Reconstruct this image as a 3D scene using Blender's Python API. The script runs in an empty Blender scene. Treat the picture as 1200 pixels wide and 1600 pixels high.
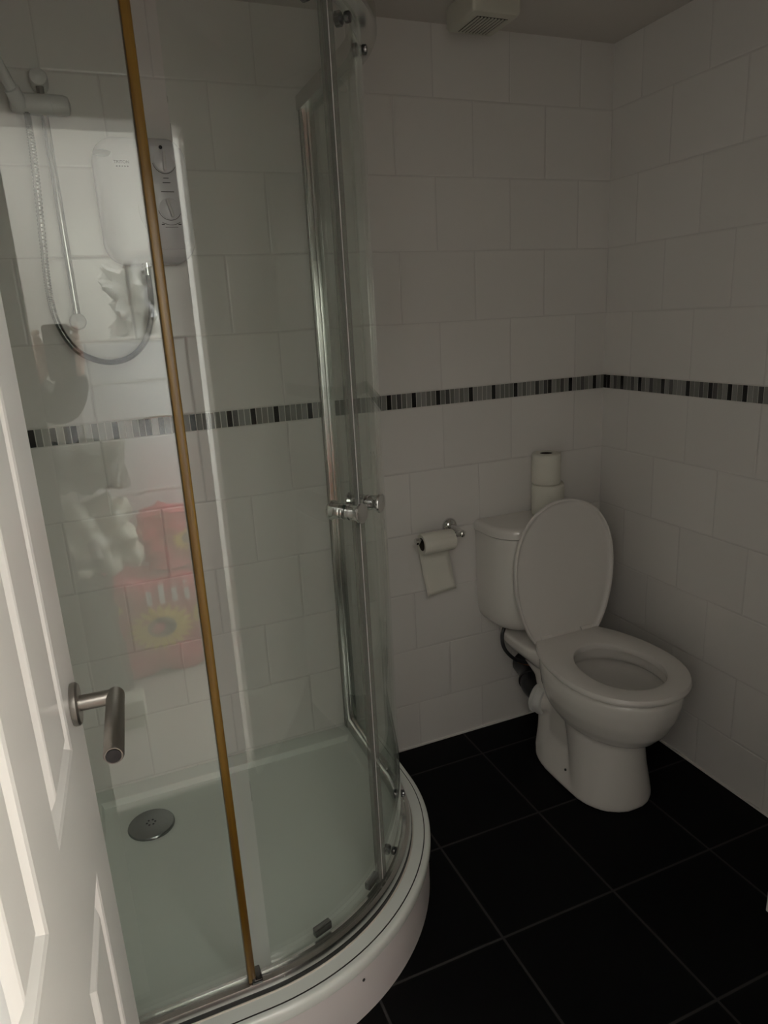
import bpy, bmesh, math, random
from mathutils import Vector, Matrix
random.seed(7)
PI = math.pi
scene = bpy.context.scene
C = scene.collection

# ------------------------------------------------------------------ camera
CAM = Vector((-1.62546, -1.95972, 1.45265))
yaw, pitch, roll, FPX = math.radians(21.856), math.radians(15.513), math.radians(-3.095), 1090.36
fwd = Vector((math.sin(yaw)*math.cos(pitch), math.cos(yaw)*math.cos(pitch), -math.sin(pitch)))
r0 = Vector((math.cos(yaw), -math.sin(yaw), 0.0)); u0 = r0.cross(fwd)
rt = math.cos(roll)*r0 + math.sin(roll)*u0
up = -math.sin(roll)*r0 + math.cos(roll)*u0
cam = bpy.data.cameras.new('camera'); camo = bpy.data.objects.new('camera', cam); C.objects.link(camo)
M = Matrix((rt, up, -fwd)).transposed().to_4x4(); M.translation = CAM
camo.matrix_world = M
cam.sensor_fit = 'HORIZONTAL'; cam.sensor_width = 36.0; cam.lens = FPX/1200*36
cam.clip_start = 0.01; cam.clip_end = 60
scene.camera = camo

# ------------------------------------------------------------------ world, light, exposure
w = bpy.data.worlds.new('world'); scene.world = w; w.use_nodes = True
w.node_tree.nodes['Background'].inputs[0].default_value = (0.75, 0.82, 0.9, 1)
w.node_tree.nodes['Background'].inputs[1].default_value = 0.6
def area(name, loc, rot, sx, sy, power, col):
    l = bpy.data.lights.new(name, 'AREA'); l.shape = 'RECTANGLE'; l.size = sx; l.size_y = sy
    l.energy = power; l.color = col
    o = bpy.data.objects.new(name, l); C.objects.link(o); o.location = loc; o.rotation_euler = rot
    return o
# fill light added as hall daylight, in an unseen window behind the photographer
area('hall_day_fill', (0.44, -2.28, 1.5), (0, math.radians(90), 0), 1.2, 0.72, 100, (0.945, 0.98, 1.03))
# fill added under the hall ceiling to lift the tray and walls
area('hall_ceiling_fill', (-1.40, -2.90, 2.36), (0, 0, 0), 1.5, 0.7, 16, (1.0, 0.98, 0.96))
vs = scene.view_settings
vs.view_transform = 'Standard'; vs.look = 'None'; vs.gamma = 1.0; vs.exposure = 0.0
vs.use_curve_mapping = False
scene.cycles.max_bounces = 14; scene.cycles.diffuse_bounces = 6; scene.cycles.glossy_bounces = 6
scene.cycles.transparent_max_bounces = 32; scene.cycles.transmission_bounces = 8
scene.cycles.use_denoising = True
scene.cycles.sample_clamp_indirect = 6.0
scene.cycles.caustics_reflective = False; scene.cycles.caustics_refractive = False

# ------------------------------------------------------------------ materials
def principled(name, col, rough=0.5, metal=0.0, coat=0.0, spec=0.5, bump=None, ior=1.5):
    m = bpy.data.materials.new(name); m.use_nodes = True
    nt = m.node_tree; b = nt.nodes['Principled BSDF']
    b.inputs['Base Color'].default_value = (*col, 1); b.inputs['Roughness'].default_value = rough
    b.inputs['Metallic'].default_value = metal; b.inputs['Coat Weight'].default_value = coat
    b.inputs['Specular IOR Level'].default_value = spec; b.inputs['IOR'].default_value = ior
    if bump:
        sc, st = bump
        t = nt.nodes.new('ShaderNodeTexCoord'); n = nt.nodes.new('ShaderNodeTexNoise')
        n.inputs['Scale'].default_value = sc; n.inputs['Detail'].default_value = 3
        nt.links.new(t.outputs['Object'], n.inputs['Vector'])
        bp = nt.nodes.new('ShaderNodeBump'); bp.inputs['Strength'].default_value = st; bp.inputs['Distance'].default_value = 0.002
        nt.links.new(n.outputs['Fac'], bp.inputs['Height']); nt.links.new(bp.outputs['Normal'], b.inputs['Normal'])
    return m

def tile_material(name, axis, tw, th, u_lo, u_hi, z_lo, z_hi, split, grout_w, tile_col, grout_col, rough, half=True, bumpd=0.0008, spec=0.5):
    """running-bond (or stacked) tiles laid out in metres on world axes"""
    m = bpy.data.materials.new(name); m.use_nodes = True
    nt = m.node_tree; b = nt.nodes['Principled BSDF']
    b.inputs['Specular IOR Level'].default_value = spec
    def mt(op, a, bb=None, c=None):
        n = nt.nodes.new('ShaderNodeMath'); n.operation = op
        for i, v in enumerate((a, bb, c)):
            if v is None: continue
            if isinstance(v, (int, float)): n.inputs[i].default_value = v
            else: nt.links.new(v, n.inputs[i])
        return n.outputs[0]
    g = nt.nodes.new('ShaderNodeNewGeometry'); s = nt.nodes.new('ShaderNodeSeparateXYZ')
    nt.links.new(g.outputs['Position'], s.inputs[0])
    u = s.outputs[axis[0]]; v = s.outputs[axis[1]]
    hi = mt('GREATER_THAN', v, split)
    z0 = mt('MULTIPLY_ADD', hi, z_hi - z_lo, z_lo)
    us = mt('MULTIPLY_ADD', hi, u_hi - u_lo, u_lo)
    vv = mt('DIVIDE', mt('SUBTRACT', v, z0), th)
    row = mt('FLOOR', vv)
    uu = mt('DIVIDE', mt('SUBTRACT', u, us), tw)
    if half:
        uu = mt('ADD', uu, mt('MULTIPLY', mt('FLOORED_MODULO', row, 2.0), 0.5))
    du = mt('MULTIPLY', mt('PINGPONG', uu, 0.5), tw)
    dv = mt('MULTIPLY', mt('PINGPONG', vv, 0.5), th)
    d = mt('MINIMUM', du, dv)
    mr = nt.nodes.new('ShaderNodeMapRange'); mr.interpolation_type = 'SMOOTHSTEP'
    mr.inputs['From Min'].default_value = grout_w*0.35; mr.inputs['From Max'].default_value = grout_w*0.75
    nt.links.new(d, mr.inputs['Value'])
    fac = mr.outputs[0]
    # tiny per-tile tone variation
    cell = nt.nodes.new('ShaderNodeCombineXYZ')
    nt.links.new(mt('FLOOR', uu), cell.inputs[0]); nt.links.new(row, cell.inputs[1])
    wn = nt.nodes.new('ShaderNodeTexWhiteNoise'); wn.noise_dimensions = '2D'
    nt.links.new(cell.outputs[0], wn.inputs['Vector'])
    val = mt('MULTIPLY_ADD', wn.outputs['Value'], 0.05, 0.975)
    hs = nt.nodes.new('ShaderNodeHueSaturation'); hs.inputs['Color'].default_value = (*tile_col, 1)
    nt.links.new(val, hs.inputs['Value'])
    mx = nt.nodes.new('ShaderNodeMix'); mx.data_type = 'RGBA'
    nt.links.new(fac, mx.inputs['Factor']); mx.inputs['A'].default_value = (*grout_col, 1)
    nt.links.new(hs.outputs['Color'], mx.inputs['B'])
    nt.links.new(mx.outputs['Result'], b.inputs['Base Color'])
    nt.links.new(mt('MULTIPLY_ADD', fac, rough-0.8, 0.8), b.inputs['Roughness'])
    # pillowed tile edges and faint waviness
    mr2 = nt.nodes.new('ShaderNodeMapRange'); mr2.interpolation_type = 'SMOOTHSTEP'
    mr2.inputs['From Min'].default_value = 0.0; mr2.inputs['From Max'].default_value = grout_w*1.8
    nt.links.new(d, mr2.inputs['Value'])
    nz = nt.nodes.new('ShaderNodeTexNoise'); nz.inputs['Scale'].default_value = 7.0; nz.inputs['Detail'].default_value = 1
    nt.links.new(g.outputs['Position'], nz.inputs['Vector'])
    h = mt('MULTIPLY_ADD', nz.outputs['Fac'], 0.35, mr2.outputs[0])
    bp = nt.nodes.new('ShaderNodeBump'); bp.inputs['Strength'].default_value = 1.0; bp.inputs['Distance'].default_value = bumpd
    nt.links.new(h, bp.inputs['Height']); nt.links.new(bp.outputs['Normal'], b.inputs['Normal'])
    return m

def glass_material(name, tint, ior=1.5):
    m = bpy.data.materials.new(name); m.use_nodes = True
    nt = m.node_tree; nt.nodes.remove(nt.nodes['Principled BSDF'])
    out = nt.nodes['Material Output']
    tr = nt.nodes.new('ShaderNodeBsdfTransparent'); tr.inputs[0].default_value = (*tint, 1)
    gl = nt.nodes.new('ShaderNodeBsdfGlossy'); gl.inputs['Roughness'].default_value = 0.0
    gl.inputs['Color'].default_value = (1, 1, 1, 1)
    geo = nt.nodes.new('ShaderNodeNewGeometry')
    k = nt.nodes.new('ShaderNodeMath'); k.operation = 'MULTIPLY_ADD'   # same surface seen from inside the pane
    k.inputs[1].default_value = 1/ior - ior; k.inputs[2].default_value = ior
    nt.links.new(geo.outputs['Backfacing'], k.inputs[0])
    fr = nt.nodes.new('ShaderNodeFresnel'); nt.links.new(k.outputs[0], fr.inputs['IOR'])
    mx = nt.nodes.new('ShaderNodeMixShader')
    nt.links.new(fr.outputs[0], mx.inputs[0]); nt.links.new(tr.outputs[0], mx.inputs[1]); nt.links.new(gl.outputs[0], mx.inputs[2])
    nt.links.new(mx.outputs[0], out.inputs['Surface'])
    return m

WT = (0.77, 0.745, 0.715)
m_wall_back = tile_material('white_wall_tile_back', (0, 2), 0.251, 0.2026, -0.748, -0.624, 1.1817-0.2026*10, 1.2293, 1.205, 0.003, WT, (0.65, 0.625, 0.60), 0.16)
m_wall_right = tile_material('white_wall_tile_right', (1, 2), 0.251, 0.2026, -0.252, -0.127, 1.1817-0.2026*10, 1.2293, 1.205, 0.003, WT, (0.65, 0.625, 0.60), 0.16)
m_wall_left = tile_material('white_wall_tile_left', (1, 2), 0.251, 0.2026, -0.05, -0.05, 1.1817-0.2026*10, 1.2293, 1.205, 0.003, WT, (0.65, 0.625, 0.60), 0.16)
m_floor = tile_material('black_floor_tile', (0, 1), 0.33, 0.33, -0.58085, -0.58085, -0.13968, -0.13968, 50, 0.0055, (0.0030, 0.0030, 0.0031), (0.045, 0.043, 0.041), 0.6, half=False, bumpd=0.0006, spec=0.12)
m_ceiling = principled('ceiling_paint', (0.62, 0.58, 0.54), 0.9, bump=(60, 0.1))
m_hall = principled('hall_wall_paint', (0.82, 0.80, 0.75), 0.85, bump=(80, 0.1))
m_hallfloor = principled('hall_floor_vinyl', (0.42, 0.38, 0.34), 0.5, bump=(30, 0.1))
m_grout = principled('mosaic_grout', (0.72, 0.70, 0.66), 0.8)
m_mos = [principled('mosaic_black', (0.006, 0.006, 0.006), 0.15), principled('mosaic_charcoal', (0.075, 0.073, 0.07), 0.3, bump=(400, 0.6)),
         principled('mosaic_mid_grey', (0.17, 0.17, 0.155), 0.3, bump=(400, 0.6)), principled('mosaic_grey', (0.27, 0.27, 0.255), 0.25),
         principled('mosaic_pale', (0.5, 0.49, 0.46), 0.2), m_grout]
m_gloss = principled('white_door_gloss', (0.76, 0.74, 0.70), 0.28, bump=(25, 0.08))
m_trim = principled('white_trim_gloss', (0.76, 0.74, 0.70), 0.35, bump=(30, 0.06))
m_porc = principled('white_porcelain', (0.76, 0.73, 0.69), 0.08, coat=0.3, bump=(4, 0.02))
m_seat = principled('white_seat_plastic', (0.74, 0.71, 0.675), 0.25, bump=(6, 0.03))
m_acryl = principled('white_tray_acrylic', (0.76, 0.79, 0.735), 0.22, bump=(12, 0.05))
m_skirt = principled('white_panel_acrylic', (0.74, 0.70, 0.68), 0.3, bump=(15, 0.05))
m_groove = principled('tray_joint_dark', (0.03, 0.027, 0.022), 0.7)
m_silic = principled('aged_silicone', (0.62, 0.58, 0.50), 0.5, bump=(90, 0.5))
m_chrome = principled('chrome', (0.78, 0.78, 0.77), 0.08, 1.0, bump=(8, 0.02))
m_hose = principled('dull_chrome_hose', (0.40, 0.40, 0.385), 0.16, 1.0, bump=(20, 0.02))
m_alu = principled('polished_aluminium', (0.62, 0.62, 0.60), 0.22, 1.0, bump=(40, 0.03))
m_steel = principled('brushed_steel', (0.36, 0.34, 0.31), 0.34, 1.0, bump=(120, 0.1))
m_darkcap = principled('dark_chrome', (0.20, 0.20, 0.20), 0.18, 1.0, bump=(30, 0.03))
m_drain = principled('dull_chrome', (0.30, 0.31, 0.31), 0.25, 1.0, bump=(20, 0.05))
m_black = principled('dark_reflection', (0.012, 0.012, 0.012), 0.45, bump=(60, 0.2))
m_bplast = principled('black_pipe_plastic', (0.012, 0.012, 0.013), 0.3, bump=(20, 0.1))
m_wplast = principled('white_appliance_plastic', (0.70, 0.70, 0.71), 0.22, bump=(10, 0.02))
m_gplast = principled('white_pale_plastic', (0.66, 0.655, 0.64), 0.3, bump=(10, 0.03))
m_gray = principled('grey_print', (0.05, 0.05, 0.05), 0.5)
m_badge = principled('grey_badge', (0.10, 0.10, 0.095), 0.3)
m_ink = principled('dark_print', (0.03, 0.03, 0.03), 0.5)
m_fan = principled('cream_fan_plastic', (0.60, 0.58, 0.50), 0.4, bump=(15, 0.03))
m_fandark = principled('fan_shade', (0.05, 0.047, 0.04), 0.8)
m_paper = principled('tissue_paper', (0.74, 0.72, 0.64), 0.95, bump=(220, 0.5))
m_card = principled('cardboard_core', (0.06, 0.045, 0.035), 0.9, bump=(90, 0.3))
m_copper = principled('copper_pipe', (0.45, 0.2, 0.12), 0.35, 1.0, bump=(30, 0.1))
m_water = principled('bowl_water', (0.13, 0.13, 0.11), 0.03, spec=0.6)  # water coloured dark to carry the shade low in the bowl
m_glass = glass_material('clear_shower_glass', (0.945, 0.968, 0.950))
m_red = principled('red_seed_bag_film', (0.62, 0.075, 0.11), 0.3, bump=(14, 0.5))
m_yel = principled('yellow_print', (0.88, 0.66, 0.08), 0.4)
m_brown = principled('sunflower_centre', (0.11, 0.075, 0.05), 0.6)
m_white = principled('white_print', (0.8, 0.8, 0.78), 0.5)
m_darkbag = principled('dark_grey_bag', (0.045, 0.05, 0.04), 0.25, bump=(18, 0.8))
m_plbag = principled('pale_carrier_plastic', (0.52, 0.51, 0.42), 0.3, bump=(22, 1.0))
m_skin = principled('skin', (0.52, 0.33, 0.25), 0.5, bump=(90, 0.2))
m_jacket = principled('dark_jacket', (0.022, 0.023, 0.025), 0.8, bump=(140, 0.4))
m_jeans = principled('dark_jeans', (0.02, 0.024, 0.034), 0.85, bump=(200, 0.4))
m_hair = principled('brown_hair', (0.035, 0.022, 0.014), 0.6, bump=(180, 0.8))
m_phone = principled('black_phone', (0.012, 0.012, 0.014), 0.2, bump=(5, 0.02))
def seal_material():
    m = principled('aged_amber_seal', (0.33, 0.165, 0.03), 0.35, bump=(30, 0.1))
    nt = m.node_tree; b = nt.nodes['Principled BSDF']
    t = nt.nodes.new('ShaderNodeTexCoord'); mp = nt.nodes.new('ShaderNodeMapping'); mp.inputs['Scale'].default_value = (60, 60, 1.2)
    n = nt.nodes.new('ShaderNodeTexNoise'); n.inputs['Scale'].default_value = 2.0
    nt.links.new(t.outputs['Object'], mp.inputs[0]); nt.links.new(mp.outputs[0], n.inputs['Vector'])
    cr = nt.nodes.new('ShaderNodeValToRGB')
    cr.color_ramp.elements[0].color = (0.095, 0.045, 0.003, 1); cr.color_ramp.elements[1].color = (0.20, 0.112, 0.010, 1)
    cr.color_ramp.elements[0].position = 0.3; cr.color_ramp.elements[1].position = 0.7
    nt.links.new(n.outputs['Fac'], cr.inputs[0]); nt.links.new(cr.outputs[0], b.inputs['Base Color'])
    return m
m_seal = seal_material()
def strip_material():
    m = principled('milky_seal_strip', (0.20, 0.205, 0.175), 0.3, bump=(30, 0.05))
    m.node_tree.nodes['Principled BSDF'].inputs['Alpha'].default_value = 0.45
    return m
m_strip = strip_material()

# ------------------------------------------------------------------ helpers
def link_mesh(name, bm, mats, parent=None, smooth=False, loc=None, rot=None, angle=40):
    bmesh.ops.recalc_face_normals(bm, faces=bm.faces[:])
    me = bpy.data.meshes.new(name); bm.to_mesh(me); bm.free()
    if not isinstance(mats, (list, tuple)): mats = [mats]
    for m in mats: me.materials.append(m)
    if smooth:
        me.shade_smooth()
        me.set_sharp_from_angle(angle=math.radians(angle))
    o = bpy.data.objects.new(name, me); C.objects.link(o)
    if parent is not None: o.parent = parent
    if loc is not None: o.location = loc
    if rot is not None: o.rotation_euler = rot
    return o
def thing(name, label, cat, loc=(0, 0, 0), rotz=0, group=None):
    o = bpy.data.objects.new(name, None); C.objects.link(o); o.empty_display_size = 0.05
    o.location = loc; o.rotation_euler = (0, 0, rotz)
    o['label'] = label; o['category'] = cat
    if group: o['group'] = group
    return o
def tag(o, label, cat, group=None):
    o['label'] = label; o['category'] = cat
    if group: o['group'] = group
    return o
def struct(name, bm, mats, parent=None, smooth=False):
    o = link_mesh(name, bm, mats, parent, smooth)
    if parent is None: o['kind'] = 'structure'
    return o
def add_box(bm, lo, hi, bevel=0.0, seg=2, mi=0):
    x0, y0, z0 = lo; x1, y1, z1 = hi
    vs_ = [bm.verts.new(p) for p in ((x0,y0,z0),(x1,y0,z0),(x1,y1,z0),(x0,y1,z0),(x0,y0,z1),(x1,y0,z1),(x1,y1,z1),(x0,y1,z1))]
    fs = [bm.faces.new([vs_[i] for i in q]) for q in ((3,2,1,0),(4,5,6,7),(0,1,5,4),(1,2,6,5),(2,3,7,6),(3,0,4,7))]
    for f in fs: f.material_index = mi
    if bevel > 0:
        ed = list({e for f in fs for e in f.edges})
        r = bmesh.ops.bevel(bm, geom=ed, offset=bevel, segments=seg, affect='EDGES', profile=0.5)
        for f in r['faces']: f.material_index = mi
    return vs_
def box_obj(name, lo, hi, mat, parent=None, bevel=0.0, seg=2, **k):
    bm = bmesh.new(); add_box(bm, lo, hi, bevel, seg)
    return link_mesh(name, bm, mat, parent, smooth=bevel > 0, **k)
def loft(bm, rings, cap0=True, cap1=True, closed=True, mi=0):
    rv = [[bm.verts.new(p) for p in r] for r in rings]
    n = len(rv[0])
    for a, b in zip(rv, rv[1:]):
        for i in range(n if closed else n-1):
            j = (i+1) % n
            f = bm.faces.new((a[i], a[j], b[j], b[i])); f.material_index = mi
    if cap0: bm.faces.new(rv[0][::-1]).material_index = mi
    if cap1: bm.faces.new(rv[-1]).material_index = mi
    return rv
def frame(d):
    d = Vector(d).normalized()
    a = Vector((0, 0, 1)) if abs(d.z) < 0.9 else Vector((1, 0, 0))
    u = d.cross(a).normalized(); v = d.cross(u).normalized()
    return u, v
def lathe(bm, prof, origin=(0,0,0), axis=(0,0,1), n=32, cap0=True, cap1=True, mi=0):
    """prof: list of (radius, distance along axis)"""
    o = Vector(origin); ax = Vector(axis).normalized(); u, v = frame(ax)
    rings = [[o + ax*h + (u*math.cos(2*PI*i/n) + v*math.sin(2*PI*i/n))*r for i in range(n)] for r, h in prof]
    return loft(bm, rings, cap0, cap1, mi=mi)
def tube(bm, pts, rad, n=12, mi=0, caps=True):
    pts = [Vector(p) for p in pts]
    rings = []; u = None
    for i, p in enumerate(pts):
        d = (pts[min(i+1, len(pts)-1)] - pts[max(i-1, 0)]).normalized()
        if u is None: u, v = frame(d)
        else:
            u = (u - d*u.dot(d)).normalized(); v = d.cross(u).normalized()
        r = rad[i] if isinstance(rad, (list, tuple)) else rad
        rings.append([p + (u*math.cos(2*PI*k/n) + v*math.sin(2*PI*k/n))*r for k in range(n)])
    return loft(bm, rings, caps, caps, mi=mi)
def spline(pts, seg=12):
    P = [Vector(p) for p in pts]; P = [P[0]*2-P[1]] + P + [P[-1]*2-P[-2]]
    out = []
    for i in range(1, len(P)-2):
        for k in range(seg):
            t = k/seg
            a, b, c, d = P[i-1], P[i], P[i+1], P[i+2]
            out.append(0.5*((2*b) + (c-a)*t + (2*a-5*b+4*c-d)*t*t + (3*b-a-3*c+d)*t**3))
    out.append(P[-2]); return out
def rrect(wd, ht, r, n=8, cx=0, cy=0):
    pts = []
    for (sx, sy, a0) in ((1, 1, 0), (-1, 1, 90), (-1, -1, 180), (1, -1, 270)):
        for k in range(n+1):
            a = math.radians(a0 + 90*k/n)
            pts.append((cx + sx*(wd/2-r) + r*math.cos(a), cy + sy*(ht/2-r) + r*math.sin(a)))
    return pts
def text_obj(name, body, size, mat, parent, loc, rot, depth=0.0004):
    cu = bpy.data.curves.new(name, 'FONT'); cu.body = body; cu.size = size; cu.align_x = 'CENTER'; cu.align_y = 'CENTER'; cu.extrude = depth
    t = bpy.data.objects.new('tmp_text', cu); C.objects.link(t)
    dg = bpy.context.evaluated_depsgraph_get(); dg.update()
    me = bpy.data.meshes.new_from_object(t.evaluated_get(dg)); me.name = name
    bpy.data.objects.remove(t); bpy.data.curves.remove(cu)
    me.materials.clear(); me.materials.append(mat)
    o = bpy.data.objects.new(name, me); C.objects.link(o); o.parent = parent; o.location = loc; o.rotation_euler = rot
    return o
def bake_mods(o):
    dg = bpy.context.evaluated_depsgraph_get(); dg.update()
    me = bpy.data.meshes.new_from_object(o.evaluated_get(dg)); old = o.data
    nm = old.name; o.modifiers.clear(); o.data = me; bpy.data.meshes.remove(old); me.name = nm
def copy_tree(o, parent=None):
    c = o.copy(); C.objects.link(c); c.parent = parent
    for ch in list(o.children): copy_tree(ch, c)
    return c

# ------------------------------------------------------------------ room shell
XL, XR, YB, YF, ZC = -1.835, 0.0, 0.0, -1.70, 2.222
HX0, HX1, HY0, HY1, HZ = -2.55, 0.45, -3.40, -1.80, 2.40     # the hall outside
DX0, DX1, DZ = -1.782, -1.160, 1.973                            # doorway
def sbox(name, boxes, mat):
    bm = bmesh.new()
    for lo, hi in boxes: add_box(bm, lo, hi)
    return struct(name, bm, mat)
sbox('floor', [((XL-0.1, YF-0.05, -0.1), (XR+0.1, YB+0.1, 0.0))], m_floor)
sbox('floor_hall', [((HX0-0.1, HY0-0.1, -0.1), (HX1+0.1, YF-0.05, 0.0))], m_hallfloor)
sbox('ceiling', [((XL-0.1, YF, ZC), (XR+0.1, YB+0.1, ZC+0.1))], m_ceiling)
sbox('ceiling_hall', [((HX0-0.1, HY0-0.1, HZ), (HX1+0.1, HY1, HZ+0.1))], m_hall)
sbox('wall_back', [((XL-0.1, YB, 0), (XR+0.1, YB+0.1, ZC))], m_wall_back)
sbox('wall_right', [((XR, YF, 0), (XR+0.1, YB, ZC))], m_wall_right)
sbox('wall_left', [((XL-0.1, YF, 0), (XL, YB, ZC))], m_wall_left)
sbox('wall_front', [((HX0-0.1, HY1, 0), (DX0, YF, HZ+0.1)), ((DX1, HY1, 0), (HX1+0.1, YF, HZ+0.1)), ((DX0, HY1, DZ), (DX1, YF, HZ+0.1))], m_hall)
sbox('wall_hall_left', [((HX0-0.1, HY0-0.1, 0), (HX0, HY1, HZ))], m_hall)
sbox('wall_hall_right', [((HX1, HY0-0.1, 0), (HX1+0.1, -2.68, HZ)), ((HX1, -1.88, 0), (HX1+0.1, HY1, HZ)), ((HX1, -2.68, 0), (HX1+0.1, -1.88, 0.86)), ((HX1, -2.68, 2.14), (HX1+0.1, -1.88, HZ))], m_hall)
bm = bmesh.new()  # added window frame, unseen, built around the daylight fill
for lo, hi in (((0.46, -2.68, 0.86), (0.51, -2.64, 2.14)), ((0.46, -1.92, 0.86), (0.51, -1.88, 2.14)), ((0.46, -2.64, 0.86), (0.51, -1.92, 0.90)), ((0.46, -2.64, 2.10), (0.51, -1.92, 2.14)), ((0.46, -2.30, 0.90), (0.51, -2.26, 2.10))):
    add_box(bm, lo, hi, 0.003, 1)
struct('added_window_1', bm, m_trim)
sbox('wall_hall_back', [((HX0, HY0-0.1, 0), (HX1, HY0, HZ))], m_hall)
# door lining and architraves
bm = bmesh.new()
for lo, hi in (((DX0-0.002, HY1-0.012, 0), (DX0+0.012, YF+0.012, DZ)), ((DX1-0.012, HY1-0.012, 0), (DX1+0.002, YF+0.012, DZ)), ((DX0, HY1-0.012, DZ-0.014), (DX1, YF+0.012, DZ+0.002)),
               ((DX1, YF, 0), (DX1+0.06, YF+0.015, DZ+0.06)), ((DX0-0.03, YF, DZ), (DX1, YF+0.015, DZ+0.06)),
               ((DX0-0.06, HY1-0.015, 0), (DX0, HY1, DZ+0.06)), ((DX1, HY1-0.015, 0), (DX1+0.06, HY1, DZ+0.06)), ((DX0, HY1-0.015, DZ), (DX1, HY1, DZ+0.06))):
    add_box(bm, lo, hi, 0.003, 1)
struct('trim_3', bm, m_trim)
# white silicone lines where tiles meet the floor
bm = bmesh.new()
add_box(bm, (-0.93, -0.006, 0), (0, 0, 0.006)); add_box(bm, (-0.006, YF, 0), (0, 0, 0.006))
struct('trim_4', bm, m_trim)

# mosaic bands: strips of black, charcoal, grey and pale glass and stone
def mosaic(name, along, start, end, blacks, fixed, darks):
    bm = bmesh.new(); pitch = 0.0166; z0, z1 = 1.1825, 1.2285
    n = int(abs(end-start)/pitch)
    rnd = random.Random(3 if along == 'x' else 5)
    def bx(a0, a1, d, za, zb, mi):
        if along == 'x': add_box(bm, (a0, -d, za), (a1, 0.001, zb), mi=mi)
        elif along == 'yr': add_box(bm, (-d, a0, za), (0.001, a1, zb), mi=mi)
        else: add_box(bm, (XL-0.001, a0, za), (XL+d, a1, zb), mi=mi)
    lo, hi = min(start, end), max(start, end)
    bx(lo, hi, 0.0025, z0-0.001, z1+0.001, 5)
    bi = {round((b-start)/pitch*(1 if end > start else -1) - 0.5) for b in blacks}
    di = {round((b-start)/pitch*(1 if end > start else -1) - 0.5) for b in darks}
    for i in range(n):
        a = start + (i*pitch if end > start else -(i+1)*pitch)
        mid = a + pitch/2
        if i in bi: mi = 0
        elif i in di: mi = 1
        else: mi = rnd.choice([1, 2, 2, 3, 3, 2, 3] if not fixed(mid) else [2, 3, 3, 4, 4, 2])
        bx(a+0.0013, a+pitch-0.0013, 0.0042, z0+0.0008, z1-0.0008, mi)
    return struct(name, bm, m_mos)
mosaic('trim_1', 'x', 0.0, XL, [-.808,-.726,-.643,-.526,-.443,-.359,-.225,-.14,-.039,-1.79,-1.74,-1.687,-1.378,-1.294,-1.228,-1.16,-1.059,-.941],
       lambda x: x < -1.35, [-.607,-.174,-.09,-1.704,-1.586,-1.262,-1.5])
mosaic('trim_2', 'yr', -0.004, YF, [-.012,-.025,-.095,-.18,-.28,-.381,-.464,-.53,-.581,-.68,-.79], lambda x: False, [-.06,-.15,-.23])
mosaic('trim_5', 'yl', -0.004, -0.80, [-.05,-.15,-.22,-.35,-.47,-.6,-.7], lambda x: True, [-.1,-.3])

# ------------------------------------------------------------------ the white panelled door, open into the room
door = thing('door_1', 'white panelled door standing open at the left with brushed steel lever', 'door', (-1.735, -1.659, 0), math.radians(90-3.0))
door['kind'] = 'structure'
# local: +x along the leaf from hinge, -y out of the visible face
DWID, DH = 0.610, 1.962
bm = bmesh.new()
xs = [0.0, 0.10, 0.228, 0.325, 0.497, DWID]
zs = [0.008, 0.16, 0.82, 0.99, 1.62, 1.70, 1.90, DH]
def door_face(y, sgn):
    for i in range(5):
        for j in range(7):
            x0, x1, z0, z1 = xs[i], xs[i+1], zs[j], zs[j+1]
            if i in (1, 3) and j in (1, 3, 5):
                rects = [(0, 0), (0.005, 0.0015), (0.014, 0.0095), (0.019, 0.0095), (0.033, 0.001), (0.036, 0.0)]
                rv = []
                for ins, dep in rects:
                    yy = y + sgn*dep
                    rv.append([bm.verts.new(p) for p in ((x0+ins, yy, z0+ins), (x1-ins, yy, z0+ins), (x1-ins, yy, z1-ins), (x0+ins, yy, z1-ins))])
                for a, b in zip(rv, rv[1:]):
                    for k in range(4):
                        bm.faces.new((a[k], a[(k+1) % 4], b[(k+1) % 4], b[k]))
                bm.faces.new(rv[-1])
            else:
                bm.faces.new([bm.verts.new(p) for p in ((x0, y, z0), (x1, y, z0), (x1, y, z1), (x0, y, z1))])
door_face(0.0, 1); door_face(0.036, -1)
for q in (((0,0,zs[0]),(0,.036,zs[0]),(0,.036,DH),(0,0,DH)), ((DWID,0,zs[0]),(DWID,.036,zs[0]),(DWID,.036,DH),(DWID,0,DH)),
          ((0,0,DH),(DWID,0,DH),(DWID,.036,DH),(0,.036,DH)), ((0,0,zs[0]),(DWID,0,zs[0]),(DWID,.036,zs[0]),(0,.036,zs[0]))):
    bm.faces.new([bm.verts.new(p) for p in q])
bmesh.ops.remove_doubles(bm, verts=bm.verts[:], dist=1e-5)
link_mesh('door_leaf', bm, m_gloss, door, smooth=True, angle=12)
hx, hz = DWID-0.055, 1.018
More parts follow.
